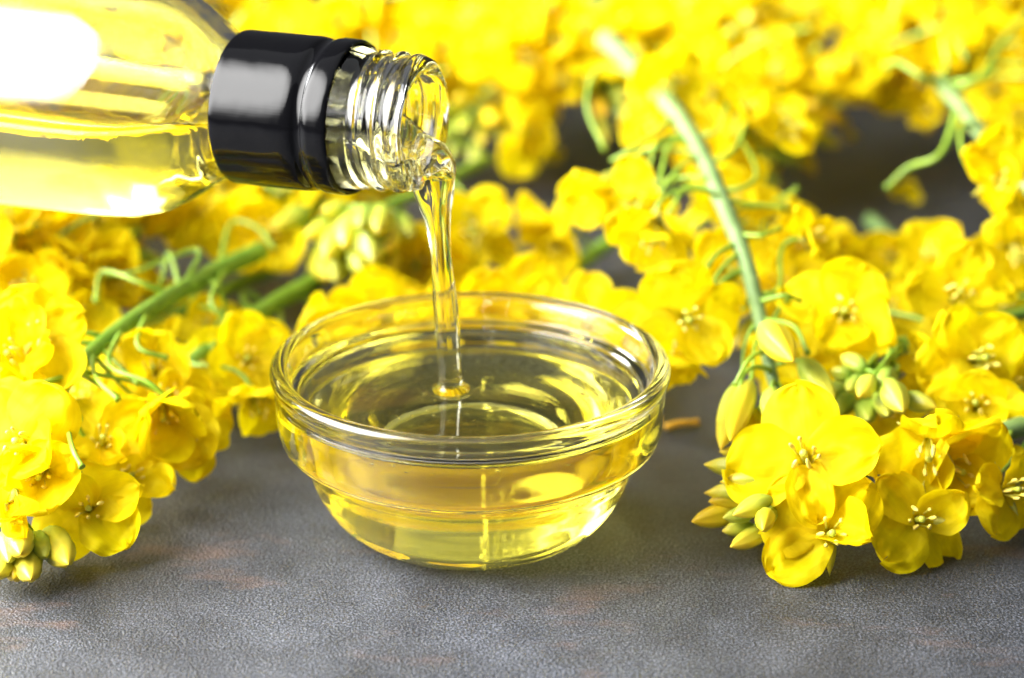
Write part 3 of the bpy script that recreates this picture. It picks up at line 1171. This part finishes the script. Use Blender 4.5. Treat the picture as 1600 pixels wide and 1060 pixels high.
# --- right, behind the nest
s = Sprig('low sprig half hidden behind the broad flowers at the right', [P(1360, 345, 0.5), P(1420, 395, 0.7), P(1520, 440, 0.8), P(1640, 470, 0.7)], 0.16, 0.1, True, 14)
s.F(1390, 400, 1.1, (-0.2, 0.0, 0.9), 'bell', 0.85)
s.F(1310, 400, 0.7, (-0.4, 0.3, 0.8), 'cup', 0.95, ped=True)
s.F(1590, 400, 1.9, (0.2, -0.5, 0.8), 'bell', 1.0)
s.F(1565, 470, 1.2, (0.2, 0.3, 0.9), 'flat', 1.1)

# --- top right: thick pale stem with bare pedicels
s = Sprig('top right sprig with thick pale stem and bare curled pedicels', [P(1470, 128, 3.6), P(1510, 180, 3.5), P(1570, 252, 3.3), P(1660, 350, 2.8)], 0.155, 0.13, True, 15)
s.F(1568, 282, 3.7, (0.2, 0.05, 0.95), 'wilt', 1.15, t=0.45, spin=70)
s.F(1590, 330, 2.6, (0.1, -0.4, 0.9), 'bell', 1.0, t=0.55)
s.curl(0.02, [P(1440, 120, 3.9), P(1405, 98, 4.0), P(1384, 104, 3.8)], 0.06)
s.curl(0.02, [P(1480, 100, 4.1), P(1475, 60, 4.5), P(1495, 66, 4.4), P(1510, 92, 4.2)], 0.05)
s.curl(0.25, [P(1470, 240, 3.2), P(1420, 262, 2.8), P(1385, 295, 2.4)], 0.06)
s.curl(0.02, [P(1530, 120, 3.9), P(1570, 60, 4.2), P(1610, 20, 4.4)], 0.06)
s.curl(0.10, [P(1540, 120, 3.9), P(1560, 100, 4.0), P(1600, 102, 4.0)], 0.05)

# --- middle: cut stalk behind the bowl
s = Sprig('cut green stalk with one ragged bloom lying just behind the bowl', [P(840, 462, 0.35), P(900, 418, 0.5), P(960, 375, 0.7), P(1040, 320, 1.0)], 0.16, 0.13, False, 16)
s.F(838, 348, 1.6, (-0.6, 0.15, 0.75), 'wilt', 0.95, t=0.35, spin=20)
s.F(872, 385, 1.2, (-0.1, -0.5, 0.8), 'wilt', 0.85, t=0.45)
s.F(800, 470, 0.55, (-0.5, 0.3, 0.8), 'wilt', 0.9, t=0.1)

# --- left: the thick green stem pointing at the lower left corner
s = Sprig('left sprig with thick green cut stem and flowers massed in the lower left corner', [P(408, 392, 1.7), P(330, 428, 1.8), P(240, 480, 2.0), P(150, 545, 2.1), P(95, 610, 2.0), P(60, 680, 1.7), P(35, 770, 1.2), P(25, 820, 0.9)], 0.175, 0.08, False, 17)
s.F(58, 528, 2.7, (0.2, 0.2, 0.95), 'flat', 1.2, t=0.40, spin=15)
s.F(20, 560, 2.5, (-0.2, 0.3, 0.9), 'cup', 1.2, t=0.42)
s.F(240, 580, 1.5, (0.1, 0.35, 0.93), 'cup', 1.0, t=0.36, spin=70)
s.F(262, 620, 1.2, (0.2, 0.5, 0.85), 'flat', 0.95, t=0.44)
s.F(255, 650, 1.5, (0.15, -0.4, 0.9), 'bell', 1.32, t=0.50, spin=45)
s.F(300, 690, 0.9, (0.6, -0.35, 0.7), 'wilt', 1.05, t=0.5)
s.F(32, 690, 2.0, (-0.1, 0.1, 1.0), 'flat', 1.25, t=0.58, spin=60)
s.F(160, 690, 1.3, (0.15, 0.3, 0.93), 'cup', 1.1, t=0.56)
s.F(140, 795, 0.9, (0.1, 0.1, 0.98), 'flat', 1.08, t=0.66, spin=30)
s.F(60, 745, 1.5, (0.0, -0.2, 0.97), 'bell', 1.1, t=0.7)
s.F(25, 612, 1.7, (0.2, -0.4, 0.9), 'bell', 1.1, t=0.50)
s.F(-15, 620, 2.0, (-0.3, 0.2, 0.9), 'flat', 1.2, t=0.5)
s.F(-10, 730, 1.4, (-0.3, 0.1, 0.9), 'flat', 1.1, t=0.7)
s.F(200, 745, 0.75, (0.4, 0.2, 0.9), 'flat', 1.05, t=0.58)
s.F(18, 800, 1.3, (0.05, -0.6, 0.8), 'shut', 0.95, t=0.9)
for bx, by, tx, ty, z, kd in [(28, 828, 38, 872, 0.8, 'mid'), (78, 832, 104, 890, 0.5, 'mid'), (12, 858, 2, 905, 0.45, 'mid'), (40, 855, 40, 912, 0.4, 'mid'), (55, 838, 66, 875, 0.6, 'green'),
                              (15, 835, 10, 875, 0.7, 'green'), (-10, 840, -25, 890, 0.6, 'mid'), (30, 870, 22, 905, 0.35, 'yellow')]:
    s.B(bx, by, tx, ty, z, kd, fat=1.2, t=RND.uniform(0.9, 1.0))
s.curl(0.42, [P(190, 575, 2.0), P(215, 600, 1.9)])
s.curl(0.52, [P(30, 600, 2.2), P(-20, 610, 2.0)])
s.curl(0.16, [P(345, 455, 1.8), P(350, 490, 1.3), P(325, 525, 0.8)])
s.curl(0.22, [P(265, 395, 2.3), P(255, 430, 2.0), P(250, 445, 1.8)])
s.curl(0.22, [P(310, 390, 2.2), P(210, 425, 2.0), P(135, 435, 1.7)])
for t_, pts in [(0.30, [P(215, 540, 2.2), P(262, 560, 2.0)]), (0.36, [P(170, 570, 2.3), P(228, 596, 2.2), P(262, 622, 1.9)]), (0.44, [P(150, 590, 2.2), P(185, 625, 2.0)]), (0.24, [P(215, 440, 2.3), P(160, 425, 2.2), P(150, 470, 2.0)]),
                (0.10, [P(330, 470, 1.9), P(352, 505, 1.6), P(330, 545, 1.3)]), (0.56, [P(110, 690, 2.1), P(128, 730, 1.9)]), (0.52, [P(40, 605, 2.5), P(5, 602, 2.4)])]:
    s.curl(t_, pts, 0.045)
s.curl(0.12, [P(360, 350, 2.2), P(400, 355, 2.2), P(430, 390, 1.9)])

# --- left, nearer the bowl
s = Sprig('left sprig lying low beside the bowl with drooping side flowers', [P(500, 436, 1.0), P(425, 476, 1.2), P(355, 522, 1.3), P(295, 568, 1.1), P(240, 610, 0.8)], 0.17, 0.11, False, 18)
s.F(385, 562, 1.2, (0.2, 0.15, 0.95), 'flat', 1.1, t=0.6, spin=30)
s.F(402, 640, 0.75, (0.3, -0.75, 0.5), 'bell', 0.95, t=0.75)
s.F(318, 590, 0.8, (0.0, 0.3, 0.9), 'flat', 1.1, t=0.8)
s.F(320, 505, 0.9, (-0.1, 0.3, 0.9), 'wilt', 0.8, t=0.6)
s.F(230, 540, 1.0, (-0.1, 0.4, 0.9), 'flat', 1.0, t=0.8)
s.curl(0.1, [P(485, 430, 1.1), P(480, 470, 0.6), P(512, 492, 0.35)], 0.06)
s.curl(0.25, [P(435, 480, 1.0), P(440, 510, 0.7), P(437, 540, 0.5)], 0.05)
s.curl(0.35, [P(378, 462, 1.2), P(402, 465, 1.1), P(390, 500, 0.6)], 0.05)
s.curl(0.45, [P(350, 490, 1.2), P(300, 470, 1.2), P(330, 440, 1.2)], 0.05)

s = Sprig('slim green sprig beneath the thick cut stem at the left', [P(430, 420, 0.5), P(360, 450, 0.6), P(260, 500, 0.7), P(170, 530, 0.8)], 0.14, 0.1, False, 19)
s.F(120, 490, 1.5, (0.1, 0.1, 0.95), 'wilt', 1.0, t=0.8)
s.F(200, 440, 1.2, (0.0, 0.4, 0.9), 'cup', 0.9, t=0.6)
s.F(255, 470, 0.9, (0.1, 0.2, 0.9), 'wilt', 0.8, t=0.55)
s.F(180, 570, 0.8, (0.0, 0.4, 0.9), 'flat', 1.05, t=0.9)
s.F(60, 480, 1.6, (0.1, 0.3, 0.9), 'flat', 1.15, t=1.0)
s.F(130, 620, 0.8, (0.1, 0.3, 0.9), 'flat', 1.1, t=1.0)

s = Sprig('low sprig tucked close behind the rim of the bowl', [P(560, 500, 0.5), P(680, 488, 0.7), P(800, 492, 0.7), P(900, 505, 0.6)], 0.11, 0.07, False, 21)
for px, py, z, n, sty in [(600, 505, 0.9, (-0.1, 0.3, 0.9), 'flat'), (655, 490, 1.1, (0, 0.2, 0.95), 'cup'), (640, 440, 0.9, (0, 0.3, 0.9), 'flat'), (720, 485, 1.2, (0.1, 0.2, 0.95), 'flat'), (770, 500, 0.9, (0, 0.1, 0.95), 'flat'),
                          (820, 478, 0.9, (0.1, 0.3, 0.9), 'cup'), (690, 515, 0.5, (0, 0.3, 0.9), 'cup'),
                          (800, 525, 0.5, (0, 0.3, 0.9), 'flat')]:
    s.F(px, py, z, n, sty, 1.05)
for k in range(6):
    s.flower(V((-2.5 + 0.92 * k, 4.75 + 0.15 * math.sin(k * 2.1), 0.55)), V((0.15 * math.sin(k), -0.75, 0.5)), 'flat' if k % 3 else 'cup', 1.25)
for k in range(6):
    s.flower(V((-2.6 + 0.95 * k, 5.9 + 0.3 * math.sin(k * 2.1), 1.0 + 0.15 * (k % 2))), V((0.15 * math.sin(k), -0.8, 0.45)), 'flat' if k % 3 else 'cup', 1.2)
# --- behind the stream: hanging cluster of green buds
s = Sprig('sprig behind the stream with a hanging cluster of green buds', [P(760, 250, 1.6), P(690, 285, 2.0), P(630, 312, 2.3), P(588, 330, 2.4)], 0.12, 0.08, False, 20)
for bx, by, tx, ty, z, kd in [(560, 340, 530, 385, 2.2, 'mid'), (570, 350, 556, 405, 2.0, 'green'), (585, 350, 580, 400, 2.2, 'green'), (600, 345, 604, 398, 2.1, 'mid'), (575, 375, 570, 430, 1.7, 'green'),
                              (545, 325, 500, 335, 2.3, 'mid'), (545, 350, 512, 400, 1.9, 'mid'), (500, 390, 505, 440, 1.3, 'mid'), (535, 380, 536, 435, 1.4, 'green'), (600, 385, 598, 440, 1.4, 'yellow'),
                              (615, 340, 640, 375, 2.0, 'green'), (580, 330, 565, 362, 2.6, 'green'), (595, 330, 598, 365, 2.6, 'mid'), (520, 355, 480, 372, 2.0, 'mid'), (480, 330, 430, 358, 2.0, 'mid')]:
    s.B(bx, by, tx, ty, z, kd, fat=1.2, t=RND.uniform(0.85, 1.0))
s.F(650, 418, 1.2, (0.0, 0.2, 0.95), 'flat', 1.1, t=0.7)
s.F(740, 360, 1.6, (-0.1, -0.2, 0.97), 'cup', 1.2, t=0.3)
s.F(700, 450, 0.75, (0.1, 0.3, 0.95), 'flat', 1.1, t=0.4)
s.F(620, 465, 0.6, (-0.2, 0.3, 0.9), 'wilt', 1.0, t=0.7)
s.F(420, 370, 1.7, (0.0, 0.2, 0.95), 'flat', 1.25, t=0.9)

# --- the heap behind: (label, points, flowers, seed, pale)
HEAP = [
    ('sprig in the gap just above the black collar', [(330, 70, 1.4), (440, 50, 2.4), (560, 60, 2.2)], 12, 58),
    ('rear sprig in the top left corner high behind the bottle', [(-300, -40, 2.0), (-100, -60, 3.2), (120, -60, 3.4)], 14, 55),
    ('rear sprig behind the bottle neck at the top', [(60, 40, 2.0), (220, 10, 3.0), (400, -20, 3.2)], 14, 56),
    ('second rear sprig left of the bottle body', [(-320, 160, 1.4), (-180, 140, 2.2), (-20, 150, 2.4)], 13, 57),
    ('sprig under the bottle body at the far left edge', [(-160, 420, 1.2), (0, 400, 1.6), (140, 395, 1.6)], 13, 31),
    ('sprig under the bottle shoulder behind the thick cut stem', [(60, 350, 1.2), (230, 345, 1.6), (390, 330, 1.8)], 13, 32),
    ('sprig directly beneath the black collar behind the green buds', [(260, 290, 1.4), (400, 300, 1.8), (540, 290, 1.8)], 12, 33),
    ('sprig at the left edge above the massed corner flowers', [(-170, 500, 0.9), (-40, 480, 1.3), (70, 440, 1.4)], 11, 34),
    ('sprig seen through the bottle body at the left', [(-200, 300, 1.0), (-40, 260, 1.8), (130, 260, 2.0)], 13, 35),
    ('sprig seen through the bottle shoulder', [(60, 220, 1.0), (200, 190, 1.8), (340, 180, 2.0)], 13, 36),
    ('top left sprig behind the bottle', [(-120, 120, 1.0), (60, 90, 2.0), (240, 70, 2.2)], 13, 37),
    ('sprig along the top edge above the black collar', [(250, 60, 1.5), (400, 30, 2.4), (540, 20, 2.6)], 13, 38),
    ('sprig right of the bottle mouth reaching down beside the stream', [(900, 40, 2.2), (800, 110, 2.2), (735, 180, 1.8)], 14, 39),
    ('sprig along the top edge above the bottle mouth', [(520, 90, 1.6), (640, 40, 2.4), (760, 30, 2.6)], 13, 40),
    ('sprig behind the bottle threads', [(520, 200, 1.2), (630, 160, 1.8), (740, 130, 2.0)], 12, 41),
    ('sprig at the top middle left of the long pale stem', [(760, 90, 1.8), (860, 100, 2.2), (940, 130, 2.2)], 13, 42),
    ('sprig behind the upper end of the long pale stem', [(900, -20, 2.0), (1020, 40, 2.8), (1130, 70, 3.0)], 13, 43),
    ('sprig right of the long pale stem in the blurred heap', [(1110, 50, 1.8), (1170, 120, 2.2), (1225, 190, 1.8)], 13, 44),
    ('sprig at the top edge right of centre', [(1130, 10, 2.0), (1250, 30, 2.8), (1370, 50, 2.8)], 13, 45),
    ('sprig with green buds at the top right', [(1250, 165, 1.6), (1340, 140, 2.2), (1440, 90, 2.6)], 12, 46),
    ('sprig in the top right corner', [(1430, 30, 2.0), (1540, 10, 3.0), (1660, 20, 3.0)], 13, 47),
    ('sprig behind the thick pale stem at the right edge', [(1400, 170, 1.6), (1500, 160, 2.0), (1620, 150, 2.2)], 12, 48),
    ('sprig just behind the middle of the long pale stem', [(1040, 150, 1.6), (1095, 190, 2.0), (1150, 230, 1.6)], 12, 49),
    ('sprig low in the heap beside the hanging blooms', [(900, 80, 1.4), (960, 110, 2.0), (1010, 140, 1.8)], 9, 50),
    ('low sprig lying under the long pale stem right of the bowl', [(1120, 330, 0.8), (1160, 400, 1.0), (1200, 470, 0.9)], 7, 51),
    ('rear sprig at the top behind the collar', [(150, -60, 1.5), (380, -60, 2.5), (600, -50, 2.6)], 14, 52),
    ('rear sprig at the top centre', [(600, -60, 1.5), (800, -50, 2.5), (980, -50, 2.6)], 14, 53),
    ('rear sprig at the top right', [(1000, -70, 1.5), (1250, -60, 2.5), (1480, -70, 2.6)], 14, 54),
]
for lab, pts, nf, sd in HEAP:
    s = Sprig(lab, [P(*p) for p in pts], 0.13, 0.08, sd % 3 == 0, sd)
    s.fill(round(nf * 1.25), tip=11, styles=('flat', 'cup', 'cup', 'bell', 'wilt', 'wilt'))
    rr = random.Random(sd * 7)
    for q in range(5):
        b_, d_ = s.at(rr.uniform(0.05, 0.9))
        o_ = V((rr.uniform(-1, 1), rr.uniform(-1, 0.6), rr.uniform(0.2, 1.0))).normalized()
        e_ = b_ + o_ * rr.uniform(1.5, 2.4) + d_ * 0.6
        m_ = b_ + o_ * 0.9 + V((0, 0, 0.35))
        e_.z = max(e_.z, 0.3)
        s.curl(min(0.95, max(0.02, rr.random())) if False else 0.05 + 0.85 * q / 5, [m_, e_], 0.045)

# ------------------------------------------------------------------ loose bits on the table
r = random.Random(3)
a, b = P(1040, 668, 0.10), P(1090, 660, 0.10)
vs, fs = tube([p - a for p in catmull([a, a.lerp(b, 0.4) + V((0, 0, 0.03)), b], 8)], lambda u: 0.075 - 0.02 * u + (0.015 if u > 0.9 else 0), 8)
o = obj('flower_scrap', mesh('flower_scrap', vs, fs, M['dry']), None, a)
tag(o, 'dry orange scrap of flower lying right of the bowl', 'scrap')
for px, py, ang, sc_l, lab in [(832, 270, 0.3, 0.75, 'fallen petal in the dark gap behind the bowl'), (1412, 326, -0.5, 0.6, 'fallen curled petal in the dark gap at the right'),
                               (562, 470, 0.9, 0.85, 'fallen round petal left of the stream behind the bowl'), (805, 402, 0.2, 0.3, 'tiny fallen petal under the ragged bloom')]:
    o = obj('fallen_petal', PET['cup'][r.randrange(6)])
    n_ = V((0.1, -0.35, 0.9))
    m4 = (frame(n_, ang) @ Matrix.Rotation(math.radians(-70), 3, 'Y') * sc_l).to_4x4()
    m4.translation = (P(px, py, 0) + V((0, 0, 0.25))) * S
    o.matrix_world = m4
    tag(o, lab, 'petal', 'fallen petals')
